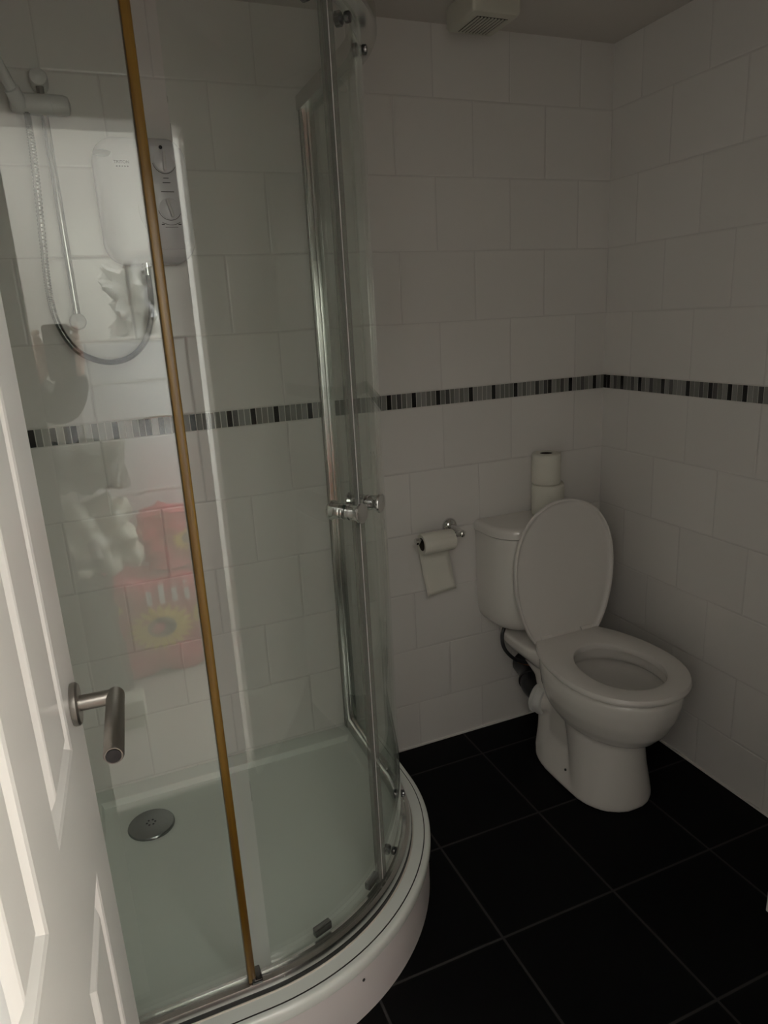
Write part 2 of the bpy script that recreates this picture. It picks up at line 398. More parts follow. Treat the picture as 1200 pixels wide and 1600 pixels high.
for sgn in (-1, 1):
    y0 = 0.0 if sgn < 0 else 0.036
    bm = bmesh.new(); lathe(bm, [(0.0255, 0), (0.0265, 0.002), (0.0265, 0.0065), (0.024, 0.009), (0.012, 0.009)], (hx, y0, hz), (0, sgn, 0), 36)
    h = link_mesh('door_handle', bm, m_steel, door, smooth=True); h['label'] = 'brushed steel lever handle'
    bm = bmesh.new(); tube(bm, [(hx, y0+sgn*0.008, hz), (hx, y0+sgn*0.048, hz)], 0.0098, 20)
    link_mesh('spindle', bm, m_steel, h, smooth=True)
    bm = bmesh.new(); L = 0.135
    lathe(bm, [(0.004, -0.0112), (0.0085, -0.009), (0.0108, -0.004), (0.011, 0.0), (0.011, L-0.003), (0.0095, L), (0.0085, L), (0.008, L-0.0015)], (hx, y0+sgn*0.050, hz), (-1, 0, 0), 24)
    link_mesh('lever', bm, m_steel, h, smooth=True)
    bm = bmesh.new(); lathe(bm, [(0.0078, L-0.002), (0.0078, L+0.0006), (0.0, L+0.0012)], (hx, y0+sgn*0.050, hz), (-1, 0, 0), 24, cap1=False)  # dark disc painted for the shaded tip of the lever
    link_mesh('lever_end_shade', bm, m_bplast, h, smooth=True)
for z in (0.25, 1.72):
    bm = bmesh.new(); tube(bm, [(0.0, 0.0, z-0.04), (0.0, 0.0, z+0.04)], 0.006, 12)
    link_mesh('hinge', bm, m_steel, door, smooth=True)

# ------------------------------------------------------------------ shower tray
QC = (-1.485, -0.335)
def quad(dw, df, z, n=36, rc=0.0):
    """tray outline inset dw from the walls and df from the front edges"""
    r = 0.55-df
    pts = [(XL+dw, YB-dw, z), (XL+dw, QC[1]-r, z)]
    for k in range(n+1):
        a = math.radians(-90 + 90*k/n)
        pts.append((QC[0]+r*math.cos(a), QC[1]+r*math.sin(a), z))
    pts.append((QC[0]+r, YB-dw, z))
    return pts
tray = thing('shower_tray', 'white quadrant shower tray with curved raised front panel', 'shower tray', (0, 0, 0))
bm = bmesh.new()
loft(bm, [quad(0.0005, 0.0, 0.130), quad(0.0005, -0.001, 0.134), quad(0.0005, -0.001, 0.150), quad(0.0005, 0.002, 0.157), quad(0.0005, 0.007, 0.159),
          quad(0.0005, 0.0135, 0.159)], cap0=True, cap1=False, mi=0)
loft(bm, [quad(0.0005, 0.0135, 0.159), quad(0.0005, 0.014, 0.1545), quad(0.0005, 0.0155, 0.1545), quad(0.0005, 0.016, 0.160)], False, False, mi=1)  # dark channel just inside the tray lip
loft(bm, [quad(0.0005, 0.016, 0.160), quad(0.001, 0.05, 0.1615), quad(0.052, 0.088, 0.1605), quad(0.056, 0.092, 0.159), quad(0.062, 0.100, 0.142), quad(0.070, 0.110, 0.139), quad(0.25, 0.27, 0.134)], False, True, mi=0)
bmesh.ops.remove_doubles(bm, verts=bm.verts[:], dist=1e-5)
link_mesh('basin', bm, [m_acryl, m_groove], tray, smooth=True, angle=50)
bm = bmesh.new(); loft(bm, [quad(0.01, 0.006, 0.0), quad(0.01, 0.005, 0.131)])
sk = link_mesh('riser_panel', bm, m_skirt, tray, smooth=True)
a = math.radians(-68)
bm = bmesh.new(); lathe(bm, [(0.0035, -0.002), (0.0035, 0.0012), (0.002, 0.002)], (QC[0]+0.545*math.cos(a), QC[1]+0.545*math.sin(a), 0.098), (math.cos(a), math.sin(a), 0), 12)
link_mesh('screw_hole', bm, m_ink, sk, smooth=True)
# bead of old silicone around the foot of the glass track
bm = bmesh.new()
def track_path(r, z, n=40, x0=XL, y1=YB):
    pts = [(x0, QC[1]-r, z)]
    for k in range(n+1):
        a = math.radians(-90+90*k/n); pts.append((QC[0]+r*math.cos(a), QC[1]+r*math.sin(a), z))
    pts.append((QC[0]+r, y1, z)); return pts
tube(bm, track_path(0.5045, 0.1615), 0.0028, 6)
link_mesh('silicone_bead', bm, m_silic, tray, smooth=True)
dr = (-1.655, -0.183)
bm = bmesh.new(); lathe(bm, [(0.063, 0.0), (0.0625, 0.004), (0.060, 0.0075), (0.05, 0.0095), (0.02, 0.0105), (0.0, 0.0106)], (dr[0], dr[1], 0.1350), (0, 0, 1), 48, cap1=False)
dc = link_mesh('drain_cover', bm, m_drain, tray, smooth=True); dc['label'] = 'round chrome drain cover'
bm = bmesh.new()
for k in range(6):
    a = k*PI/3; lathe(bm, [(0.0028, 0), (0.0028, 0.0012)], (dr[0]+0.011*math.cos(a), dr[1]+0.011*math.sin(a), 0.1448), (0, 0, 1), 10)
link_mesh('drain_hole', bm, m_ink, dc)

# ------------------------------------------------------------------ shower enclosure
RG = 0.485
ZT0, ZT1 = 1.985, 2.024
enc = thing('shower_enclosure', 'curved glass shower enclosure with chrome frame and two sliding doors', 'shower enclosure', (0, 0, 0.16))
EZ = 0.16
def E(bm): bmesh.ops.translate(bm, verts=bm.verts[:], vec=(0, 0, -EZ)); return bm
def sweep(prof, x0=XL, y1=YB):
    """profile (r, z) swept along the quadrant path"""
    bm = bmesh.new()
    paths = [track_path(r, z, 48, x0, y1) for r, z in prof]
    m = len(paths[0])
    loft(bm, [[p[i] for p in paths] for i in range(m)])
    return bm
o = link_mesh('bottom_track', E(sweep([(0.466, 0.1605), (0.502, 0.1605), (0.503, 0.178), (0.499, 0.190), (0.490, 0.1925), (0.488, 0.184), (0.480, 0.184), (0.478, 0.1925), (0.470, 0.191), (0.466, 0.186)])), m_alu, enc, smooth=True)
o['label'] = 'chrome track curving along the tray edge'
bm = sweep([(0.5025, 0.1625), (0.5042, 0.1625), (0.5042, 0.1735), (0.5032, 0.1735)])  # black band painted for the dark floor mirrored in the track face
link_mesh('track_reflection', E(bm), m_black, o, smooth=True)
link_mesh('top_track', E(sweep([(0.462, ZT0), (0.508, ZT0), (0.511, ZT0+0.006), (0.511, ZT1-0.004), (0.506, ZT1), (0.464, ZT1), (0.460, ZT1-0.004), (0.460, ZT0+0.004)])), m_alu, enc, smooth=True)
# wall channels
def ribbed(name, lo, hi):
    return link_mesh(name, E(lo), m_alu, enc, smooth=True)
bm = bmesh.new()
add_box(bm, (-1.020, -0.026, 0.161), (-0.984, -0.001, ZT1-0.001), 0.003); add_box(bm, (-1.008, -0.036, 0.161), (-0.992, -0.026, ZT1-0.002), 0.002)
for k in range(3): add_box(bm, (-1.0222, -0.006-0.008*k, 0.162), (-1.019, -0.003-0.008*k, ZT1-0.003), 0.0005, 1)
wp = link_mesh('wall_channel', E(bm), m_alu, enc, smooth=True)
for z in (1.35, 0.86):
    for dx in (0.010, 0.020):
        bm = bmesh.new(); lathe(bm, [(0.0025, 0), (0.0018, 0.0012)], (-1.020, -dx, z), (-1, 0, 0), 10)
        link_mesh('rivet', E(bm), m_ink, wp)
bm = bmesh.new(); add_box(bm, (XL+0.001, -0.836, 0.161), (XL+0.028, -0.804, ZT1-0.001), 0.003)
link_mesh('wall_channel', E(bm), m_alu, enc, smooth=True)
# side fixed pane with slim stile and rails
bm = bmesh.new(); add_box(bm, (-1.003, -0.330, 0.193), (-0.997, -0.0365, ZT0), 0.0008, 1)
link_mesh('fixed_pane', E(bm), m_glass, enc)
bm = bmesh.new(); add_box(bm, (-1.009, -0.330, 0.193), (-0.992, -0.038, 0.204), 0.002)
link_mesh('pane_rail', E(bm), m_alu, enc, smooth=True)
# front fixed pane (turned half a degree out of square, as fitted)
bm = bmesh.new(); add_box(bm, (0, -0.003, 0.193), (0.292, 0.003, ZT0), 0.0008, 1)
bmesh.ops.rotate(bm, verts=bm.verts[:], cent=(0, 0, 0), matrix=Matrix.Rotation(math.radians(0.75), 3, 'Z'))
bmesh.ops.translate(bm, verts=bm.verts[:], vec=(XL+0.028, -0.8205, 0))
link_mesh('fixed_pane', E(bm), m_glass, enc)
bm = bmesh.new(); add_box(bm, (-1.5155, -0.832, 0.1935), (-1.5005, -0.812, ZT0-0.001), 0.003)
o = link_mesh('edge_seal', E(bm), m_seal, enc, smooth=True); o['label'] = 'yellowed amber sealing strip'
bm = bmesh.new(); add_box(bm, (-1.509, -0.838, 0.1925), (-1.488, -0.803, 0.203), 0.002)
link_mesh('corner_clip', E(bm), m_darkcap, enc, smooth=True)
# sliding doors
def arc_pts(r, a0, a1, z, n): return [(QC[0]+r*math.cos(math.radians(a0+(a1-a0)*k/n)), QC[1]+r*math.sin(math.radians(a0+(a1-a0)*k/n)), z) for k in range(n+1)]
def arc_slab(bm, r0_, r1_, a0, a1, z0, z1, n=24):
    A = [arc_pts(r0_, a0, a1, z0, n), arc_pts(r1_, a0, a1, z0, n), arc_pts(r1_, a0, a1, z1, n), arc_pts(r0_, a0, a1, z1, n)]
    loft(bm, [[A[k][i] for k in range(4)] for i in range(n+1)])
def radial(a, r, z): return Vector((QC[0]+r*math.cos(math.radians(a)), QC[1]+r*math.sin(math.radians(a)), z))
AM = -49.0; RD = 0.4765
def knob(parent, a, z):
    bm = bmesh.new(); d = (math.cos(math.radians(a)), math.sin(math.radians(a)), 0)
    prof = [(0.0155, 0.0035), (0.0160, 0.004), (0.0160, 0.0095), (0.0145, 0.0105), (0.0145, 0.0115), (0.0155, 0.0125), (0.0152, 0.020), (0.0165, 0.027), (0.0195, 0.0315), (0.0200, 0.034), (0.0190, 0.0365), (0.012, 0.0375), (0.0, 0.0378)]
    lathe(bm, prof, radial(a, RD, z), d, 32, cap1=False)
    lathe(bm, prof, radial(a, RD, z), (-d[0], -d[1], 0), 32, cap1=False)
    o = link_mesh('knob', E(bm), m_chrome, parent, smooth=True); o['label'] = 'round chrome pull knob'
def roller(parent, a, z, big=True):
    bm = bmesh.new(); d = Vector((math.cos(math.radians(a)), math.sin(math.radians(a)), 0)); p = radial(a, RD, z)
    t = Vector((-d.y, d.x, 0))
    lathe(bm, [(0.008, 0.003), (0.0095, 0.005), (0.0095, 0.012), (0.007, 0.014), (0.0, 0.0143)], p, d, 20, cap1=False)
    lathe(bm, [(0.010, 0.003), (0.0125, 0.005), (0.0125, 0.014), (0.010, 0.016), (0.0, 0.0162)], p, -d, 20, cap1=False)
    link_mesh('roller', E(bm), m_darkcap, parent, smooth=True)
def guide_block(parent, a, z):
    d = Vector((math.cos(math.radians(a)), math.sin(math.radians(a)), 0)); t = Vector((-d.y, d.x, 0))
    bm = bmesh.new(); add_box(bm, (-0.021, -0.010, -0.009), (0.021, 0.004, 0.011), 0.003)
    Mx = Matrix((t, d, Vector((0, 0, 1)))).transposed().to_4x4(); Mx.translation = radial(a, RD-0.008, z)
    bmesh.ops.transform(bm, matrix=Mx, verts=bm.verts[:])
    link_mesh('guide_block', E(bm), m_darkcap, parent, smooth=True)
ZD0, ZD1 = 0.197, ZT0-0.004
bm = bmesh.new(); arc_slab(bm, RD-0.003, RD+0.003, -87.5, AM-0.77, ZD0, ZD1)
dl = link_mesh('sliding_door', E(bm), m_glass, enc, smooth=True)
bm = bmesh.new(); arc_slab(bm, RD-0.0042, RD+0.0042, AM-0.75, AM-0.3, ZD0, ZD1, 2)
o = link_mesh('door_edge', E(bm), m_gplast, dl, smooth=True)
bm = bmesh.new(); arc_slab(bm, RD-0.0045, RD+0.0045, AM-2.6, AM-0.77, ZD0, ZD1, 3)
link_mesh('magnetic_strip', E(bm), m_strip, dl, smooth=True)
knob(dl, AM-5.2, 1.095)
for a_, z_ in ((-52.5, 0.206), (-72.5, 0.206)): guide_block(dl, a_, z_)
for a_ in (-55, -82): roller(dl, a_, 1.962)
bm = bmesh.new(); arc_slab(bm, RD-0.003, RD+0.003, AM+1.6, -2.0, ZD0, ZD1, 30)
dr_ = link_mesh('sliding_door', E(bm), m_glass, enc, smooth=True)
bm = bmesh.new(); arc_slab(bm, RD-0.005, RD+0.005, AM-0.3, AM+1.6, ZD0, ZD1, 3)
link_mesh('magnetic_strip', E(bm), m_strip, dr_, smooth=True)
knob(dr_, AM+3.6, 1.095)
for a_ in (-42, -17): roller(dr_, a_, 0.224)
for a_ in (-41, -22): roller(dr_, a_, 1.960)

# ------------------------------------------------------------------ electric shower on the back wall
es = thing('electric_shower', 'white electric shower unit with two dials on the tiled wall behind glass', 'electric shower', (-1.440, 0, 1.752))
bm = bmesh.new()
W_, H_ = 0.214, 0.268
rings = []
for (ins, y, bul) in ((0.004, -0.001, 0), (0.0, -0.012, 0), (0.0, -0.055, 0), (0.004, -0.078, 0), (0.014, -0.090, 0), (0.03, -0.0945, 0), (0.06, -0.0965, 0)):
    pts = rrect(W_-2*ins, H_-2*ins, max(0.045-ins, 0.006), 8)
    # top and bottom edges bow gently outwards
    rings.append([(x, y, z + 0.010*(1-(x/(W_/2))**2)*(1 if z > 0 else -1)) for x, z in pts])
loft(bm, rings)
link_mesh('casing', bm, m_wplast, es, smooth=True)
bm = bmesh.new()   # raised control column on the right
rings = []
for ins, y in ((0, -0.088), (0.001, -0.097), (0.006, -0.1005)):
    rings.append([(x, y, z) for x, z in rrect(0.088-2*ins, 0.232-2*ins, 0.026-ins, 7, 0.046, 0.004)])
loft(bm, rings)
cp = link_mesh('control_panel', bm, m_wplast, es, smooth=True)
for zc, tilt in ((0.083, 2), (-0.020, -14)):
    bm = bmesh.new(); lathe(bm, [(0.0235, -0.002), (0.0235, 0.0012), (0.0220, 0.002), (0.0, 0.0024)], (0.050, -0.1005, zc), (0, -1, 0), 36, cap1=False)
    d = link_mesh('dial', bm, m_wplast, cp, smooth=True)
    bm = bmesh.new(); add_box(bm, (-0.0035, -0.009, -0.021), (0.0035, 0.006, 0.021), 0.003, 2)
    link_mesh('dial_grip', bm, m_gplast, cp, smooth=True, loc=(0.050, -0.1065, zc), rot=(0, math.radians(tilt), 0))
    bm = bmesh.new()
    pts = [(0.050+0.0265*math.cos(math.radians(t)), -0.1009, zc+0.0265*math.sin(math.radians(t))) for t in range(190, 341, 8)]
    tube(bm, pts, 0.0006, 6); link_mesh('dial_marking', bm, m_ink, cp)
bm = bmesh.new(); lathe(bm, [(0.0042, 0), (0.0042, 0.0012), (0.002, 0.0018)], (0.046, -0.1005, 0.113), (0, -1, 0), 14)
link_mesh('indicator_light', bm, m_ink, cp, smooth=True)
bm = bmesh.new()
pts = [(0.050+0.037*math.cos(math.radians(t)), -0.1007, -0.020+0.037*math.sin(math.radians(t))) for t in range(235, 306, 10)]
tube(bm, pts, 0.0006, 5)
link_mesh('printed_scale', bm, m_badge, cp)
for x0_, x1_, zz, tt in ((0.027, 0.034, -0.0565, 0.002), (0.066, 0.073, -0.0565, 0.002), (0.044, 0.056, 0.046, 0.0014), (0.041, 0.059, 0.036, 0.0014), (0.035, 0.065, 0.016, 0.0014), (0.035, 0.065, -0.0625, 0.001)):
    box_obj('printed_mark', (x0_, -0.1011, zz), (x1_, -0.1004, zz+tt), m_ink, cp)
bm = bmesh.new()
bmv = lathe(bm, [(0.0, 0.0), (0.021, 0.0003), (0.021, 0.0024), (0.0, 0.003)], (0, 0, 0), (0, -1, 0), 28, False, False)
bmesh.ops.scale(bm, verts=bm.verts[:], vec=(1.0, 1, 0.36))
bmesh.ops.translate(bm, verts=bm.verts[:], vec=(-0.084, -0.0925, 0.098))
link_mesh('badge', bm, m_badge, es, smooth=True)
bm = bmesh.new()
def swoosh(cx, cz, rx, rz, a0, a1):
    tube(bm, [(cx+rx*math.cos(math.radians(t)), -0.0968, cz+rz*math.sin(math.radians(t))) for t in range(a0, a1, 6)], 0.0008, 5)
swoosh(0.06, -0.02, 0.080, 0.085, 175, 262); swoosh(0.06, -0.02, 0.064, 0.072, 175, 262)
link_mesh('moulded_curve', bm, m_gplast, es, smooth=True)
text_obj('lettering', 'TRITON', 0.0095, m_gray, es, (-0.045, -0.0964, 0.080), (PI/2, 0, 0))
bm = bmesh.new()
for k in range(5): add_box(bm, (-0.058+0.006*k, -0.0967, 0.0695), (-0.0545+0.006*k, -0.0962, 0.0725))
link_mesh('small_print', bm, m_badge, es)
bm = bmesh.new(); lathe(bm, [(0.012, 0), (0.012, 0.012), (0.0095, 0.014), (0.0095, 0.03)], (-0.016, -0.055, -0.137), (0, 0, -1), 20)
link_mesh('hose_outlet', bm, m_chrome, es, smooth=True)

# riser rail with slider and wall brackets
rr = thing('shower_riser_rail', 'chrome shower riser rail with white end brackets beside the shower unit', 'shower rail', (-1.633, 0, 1.483))
bm = bmesh.new(); tube(bm, [(0, -0.05, 0.0), (0, -0.05, 0.53)], 0.0085, 18)
link_mesh('rail', bm, m_hose, rr, smooth=True)
for z in (0.0, 0.525):
    bm = bmesh.new(); lathe(bm, [(0.019, 0.0), (0.0195, 0.02), (0.0195, 0.052), (0.017, 0.062), (0.010, 0.067), (0.0, 0.0685)], (0, -0.0005, z), (0, -1, 0), 28, cap1=False)
    link_mesh('end_bracket', bm, m_gplast, rr, smooth=True)
bm = bmesh.new()
lathe(bm, [(0.010, -0.068), (0.018, -0.064), (0.0215, -0.05), (0.022, -0.02), (0.022, 0.018), (0.0212, 0.0182), (0.0212, 0.0192), (0.022, 0.0195), (0.0215, 0.044), (0.018, 0.054), (0.006, 0.058)], (0, -0.055, 0.470), (1, 0, 0), 28)
link_mesh('slider', bm, m_gplast, rr, smooth=True)
bm = bmesh.new(); lathe(bm, [(0.013, -0.02), (0.0165, 0.0), (0.0165, 0.02), (0.0135, 0.022)], (-0.050, -0.075, 0.475), (-0.35, -0.55, 0.75), 24)
link_mesh('handset_cradle', bm, m_gplast, rr, smooth=True)
hs = thing('shower_handset', 'white shower handset resting in the slider of the riser rail', 'shower head', (-1.683, -0.075, 1.958))
bm = bmesh.new(); d = Vector((-0.35, -0.55, 0.75)).normalized()
tube(bm, [d*0.02, d*0.05, d*0.10, d*0.15, d*0.19+Vector((0, -0.005, 0.0))], [0.0118, 0.013, 0.0135, 0.0145, 0.017], 20)
link_mesh('handle', bm, m_gplast, hs, smooth=True)
bm = bmesh.new(); lathe(bm, [(0.017, -0.02), (0.035, -0.008), (0.043, 0.004), (0.043, 0.014), (0.038, 0.018), (0.0, 0.018)], d*0.205, (0.1, -0.75, -0.65), 32, cap1=False)
link_mesh('spray_head', bm, m_gplast, hs, smooth=True)
# hose
bm = bmesh.new()
P = spline([(-1.668, -0.06, 1.945), (-1.668, -0.055, 1.90), (-1.672, -0.05, 1.80), (-1.681, -0.05, 1.66), (-1.686, -0.05, 1.55), (-1.678, -0.05, 1.478), (-1.650, -0.05, 1.420), (-1.610, -0.05, 1.391), (-1.566, -0.05, 1.382), (-1.520, -0.05, 1.394), (-1.482, -0.05, 1.432), (-1.461, -0.053, 1.490), (-1.456, -0.055, 1.540), (-1.456, -0.055, 1.585)], 64)
rad = [0.0074 + 0.0010*math.cos(i*PI/2) for i in range(len(P))]
tube(bm, P, rad, 12)
tag(link_mesh('shower_hose', bm, m_hose, None, smooth=True, angle=70), 'ribbed chrome shower hose looping below the electric shower', 'hose')

# ------------------------------------------------------------------ toilet
XT = -0.318
wc = thing('toilet', 'white close coupled toilet with seat lid raised, in the far right corner', 'toilet', (XT, 0, 0))
def egg(z, wd, yf, yb, yc, n=48, pf=2.0, pb=2.0):
    pts = []
    for k in range(n):
        t = 2*PI*k/n
        c, s = math.cos(t), math.sin(t)
        p = pf if c > 0 else pb
        L = (yc-yf) if c > 0 else (yb-yc)
        x = wd*math.copysign(abs(s)**(2/p), s); y = yc - L*math.copysign(abs(c)**(2/p), c)
        pts.append((x, y, z))
    return pts
def skewed(ring, k): return [(x, y, z + k*(y+0.45)) for x, y, z in ring]
bm = bmesh.new()
# outer bowl, over the rim, then the inside
loft(bm, [egg(0.195, 0.060, -0.520, -0.26, -0.40), egg(0.212, 0.098, -0.580, -0.24, -0.42), egg(0.236, 0.128, -0.622, -0.225, -0.43), egg(0.275, 0.155, -0.655, -0.21, -0.44), egg(0.32, 0.172, -0.675, -0.205, -0.445), egg(0.365, 0.180, -0.686, -0.20, -0.45),
          egg(0.395, 0.180, -0.687, -0.20, -0.45), egg(0.406, 0.173, -0.680, -0.205, -0.45), egg(0.408, 0.140, -0.645, -0.31, -0.47), egg(0.402, 0.132, -0.637, -0.318, -0.475), egg(0.372, 0.130, -0.634, -0.322, -0.475),
          egg(0.362, 0.146, -0.648, -0.312, -0.475), egg(0.34, 0.144, -0.642, -0.312, -0.47), egg(0.29, 0.122, -0.61, -0.322, -0.46), egg(0.25, 0.098, -0.575, -0.338, -0.45), egg(0.224, 0.065, -0.53, -0.36, -0.44), egg(0.212, 0.03, -0.49, -0.38, -0.44)])
# pedestal: a front column and a slimmer rear one, leaving a shallow valley between them
loft(bm, [egg(0.0, 0.130, -0.592, -0.175, -0.40, pf=2.3, pb=3), egg(0.012, 0.130, -0.592, -0.175, -0.40, pf=2.3, pb=3), egg(0.035, 0.121, -0.586, -0.18, -0.40, pf=2.3, pb=3), egg(0.07, 0.104, -0.576, -0.19, -0.40, pf=2.3, pb=3), egg(0.11, 0.090, -0.566, -0.20, -0.40, pf=2.3, pb=3), egg(0.222, 0.086, -0.556, -0.20, -0.39, pf=2.3, pb=3)])
loft(bm, [egg(0.0, 0.128, -0.592, -0.36, -0.46), egg(0.012, 0.128, -0.592, -0.36, -0.46), egg(0.05, 0.122, -0.585, -0.35, -0.46), egg(0.11, 0.115, -0.575, -0.34, -0.45), egg(0.17, 0.112, -0.568, -0.32, -0.44), egg(0.222, 0.112, -0.560, -0.30, -0.43)])
# rear body rising from the pedestal to the deck that carries the cistern
loft(bm, [egg(0.02, 0.100, -0.30, -0.18, -0.235, pf=2, pb=3), egg(0.10, 0.088, -0.30, -0.18, -0.235, pf=2, pb=3), egg(0.20, 0.078, -0.30, -0.165, -0.235, pf=2, pb=3), egg(0.27, 0.080, -0.295, -0.14, -0.22, pf=3, pb=3), egg(0.315, 0.092, -0.295, -0.07, -0.2, pf=3, pb=4), egg(0.350, 0.125, -0.298, -0.02, -0.18, pf=3, pb=5), egg(0.372, 0.140, -0.30, -0.012, -0.18, pf=3, pb=5), egg(0.398, 0.144, -0.30, -0.010, -0.18, pf=3, pb=5), egg(0.405, 0.139, -0.30, -0.014, -0.18, pf=3, pb=5)])
# outlet spigot at the rear
tube(bm, [(-0.035, -0.255, 0.195), (-0.080, -0.200, 0.197)], 0.042, 24)
pan = link_mesh('pan', bm, m_porc, wc, smooth=False)
md = pan.modifiers.new('remesh', 'REMESH'); md.mode = 'VOXEL'; md.voxel_size = 0.0042; md.use_smooth_shade = True
md = pan.modifiers.new('smooth', 'SMOOTH'); md.factor = 0.5; md.iterations = 24
bake_mods(pan); pan.data.shade_smooth()
bm = bmesh.new(); loft(bm, [egg(0.222, 0.060, -0.525, -0.362, -0.445), egg(0.242, 0.088, -0.562, -0.345, -0.45)])
link_mesh('bowl_water', bm, m_water, pan, smooth=True)
for s in (-1, 1):
    bm = bmesh.new(); lathe(bm, [(0.004, 0), (0.004, 0.003), (0.002, 0.004)], (s*0.1135, -0.40, 0.055), (s, 0, 0.1), 12)
    link_mesh('fixing_cap', bm, m_ink, pan, smooth=True)
# seat ring
def outline(wd, yf, yc, back, ycut, n=40, p=2.15):
    """egg outline, squared off at ycut: list of (x,y) from the right rear corner around the front"""
    th = math.acos(max(-1, min(1, -((ycut-yc)/back))))
    pts = []
    for k in range(n+1):
        t = -th + 2*th*k/n
        c, s = math.cos(t), math.sin(t)
        L = (yc-yf) if c > 0 else back
        pp = p if c > 0 else 2.0
        pts.append((wd*math.copysign(abs(s)**(2/pp), s), yc - L*math.copysign(abs(c)**(2/pp), c)))
    return pts
SO = lambda ins, z: [(x, y, z) for x, y in outline(0.187-ins, -0.697+ins, -0.475, 0.305-ins, -0.240-ins)]
SI = lambda ins, z: [(x, y, z) for x, y in outline(0.113+ins, -0.632-ins, -0.492, 0.149+ins, -0.3431+ins)]
bm = bmesh.new()
seq = [SO(0.002, 0.4135), SO(0, 0.417), SO(0, 0.424), SO(0.004, 0.431), SO(0.014, 0.4345), SI(0.012, 0.4345), SI(0.003, 0.431), SI(0.0, 0.424), SI(0.001, 0.4135)]
rv = [[bm.verts.new(p) for p in r] for r in seq]
for a, b in list(zip(rv, rv[1:])) + [(rv[-1], rv[0])]:
    n = len(a)
    for i in range(n):
        j = (i+1) % n; bm.faces.new((a[i], a[j], b[j], b[i]))
seat = link_mesh('seat', bm, m_seat, wc, smooth=True)
for s in (-1, 1):
    bm = bmesh.new(); tube(bm, [(s*0.078-0.02, -0.237, 0.430), (s*0.078+0.02, -0.237, 0.430)], 0.010, 16)
    add_box(bm, (s*0.078-0.014, -0.240, 0.404), (s*0.078+0.014, -0.226, 0.430), 0.003)
    link_mesh('hinge', bm, m_seat, seat, smooth=True)
# lid, raised and leaning on the cistern
bm = bmesh.new()
LO = lambda ins, z, k=1.0: [(x*k, y, z) for x, y in outline(0.190-ins, -0.700+ins, -0.475, 0.308-ins, -0.240-ins, 44)]
loft(bm, [LO(0.022, 0.010), LO(0.016, 0.0095), LO(0.010, 0.0055), LO(0.007, 0.001), LO(0.002, 0.0005), LO(0, 0.003), LO(0, 0.009), LO(0.004, 0.0135), LO(0.016, 0.0165), LO(0.06, 0.0185)])
bmesh.ops.translate(bm, verts=bm.verts[:], vec=(0, 0.240, 0))
# closed: hinge at origin, lid extends to -y with z up; rotate so that it stands up
bmesh.ops.rotate(bm, verts=bm.verts[:], cent=(0, 0, 0), matrix=Matrix.Rotation(math.radians(-93.0), 3, 'X'))
lid = link_mesh('lid', bm, m_seat, wc, smooth=True, loc=(0, -0.246, 0.420)); lid['label'] = 'raised oval toilet lid'
# cistern
def cis(z, k, wd=0.199, yb=-0.006, ys=-0.050, yf=-0.204, n=18):
    """plan: flat back, short sides, full bowed front"""
    pts = [(-wd*k, yb, z)]
    for i in range(2*n+1):
        t = (-1 + i/n)*PI/2
        x = wd*math.copysign(abs(math.sin(t))**(2/2.9), t)
        y = ys + (yf-ys)*abs(math.cos(t))**(2/2.9)
        pts.append((x*k, yb + (y-yb)*(k if k > 0.97 else k*0.985), z))
    pts.append((wd*k, yb, z))
    return pts
bm = bmesh.new()
loft(bm, [cis(0.412, 0.66), cis(0.420, 0.74), cis(0.437, 0.86), cis(0.455, 0.93), cis(0.48, 0.966), cis(0.53, 0.982), cis(0.62, 0.992), cis(0.756, 1.0)])
cist = link_mesh('cistern', bm, m_porc, wc, smooth=True, angle=50)
bm = bmesh.new(); lathe(bm, [(0.006, 0), (0.006, 0.0004)], (-0.196, -0.085, 0.725), (-0.97, -0.2, 0), 16)
link_mesh('maker_mark', bm, m_badge, cist)
bm = bmesh.new()
loft(bm, [cis(0.7585, 0.985), cis(0.7595, 1.022), cis(0.777, 1.024), cis(0.786, 1.010), cis(0.790, 0.985), cis(0.7915, 0.94)])
cl = link_mesh('cistern_lid', bm, m_porc, wc, smooth=True, angle=50)
bm = bmesh.new()
lathe(bm, [(0.024, 0), (0.024, 0.004), (0.021, 0.006), (0.0, 0.0062)], (0.010, -0.145, 0.791), (0, 0, 1), 28, cap1=False)
o = link_mesh('flush_button', bm, m_darkcap, cl, smooth=True); o['label'] = 'round chrome flush button'

# waste and supply pipes behind the pan
bm = bmesh.new()
lathe(bm, [(0.043, 0.0), (0.048, 0.003), (0.050, 0.010), (0.050, 0.017), (0.047, 0.019), (0.047, 0.026), (0.050, 0.028), (0.050, 0.038), (0.045, 0.042)], (XT-0.066, -0.228, 0.194), (-0.42, 0.90, 0.06), 32)
tag(link_mesh('pan_connector', bm, m_gplast, None, smooth=True), 'white ribbed pan connector between the toilet and the black waste pipe', 'pipe connector')
bm = bmesh.new()
tube(bm, spline([(XT-0.072, -0.192, 0.198), (XT-0.070, -0.160, 0.206), (XT-0.056, -0.125, 0.216), (XT-0.030, -0.075, 0.220), (XT-0.012, -0.002, 0.221)], 8), [0.027+0.012*min(1, i/12) for i in range(33)], 24)
lathe(bm, [(0.036, 0), (0.043, 0.003), (0.043, 0.010), (0.036, 0.013)], (XT-0.052, -0.115, 0.217), (-0.4, -0.9, -0.15), 24)
tag(link_mesh('waste_pipe', bm, m_bplast, None, smooth=True), 'black elbow waste pipe entering the wall behind the toilet', 'pipe')
bm = bmesh.new()
tube(bm, spline([(XT-0.125, -0.075, 0.43), (XT-0.147, -0.085, 0.39), (XT-0.145, -0.10, 0.345), (XT-0.11, -0.12, 0.305), (XT-0.05, -0.13, 0.288), (XT+0.03, -0.07, 0.283), (XT+0.06, -0.004, 0.283)], 10), 0.0062, 12)
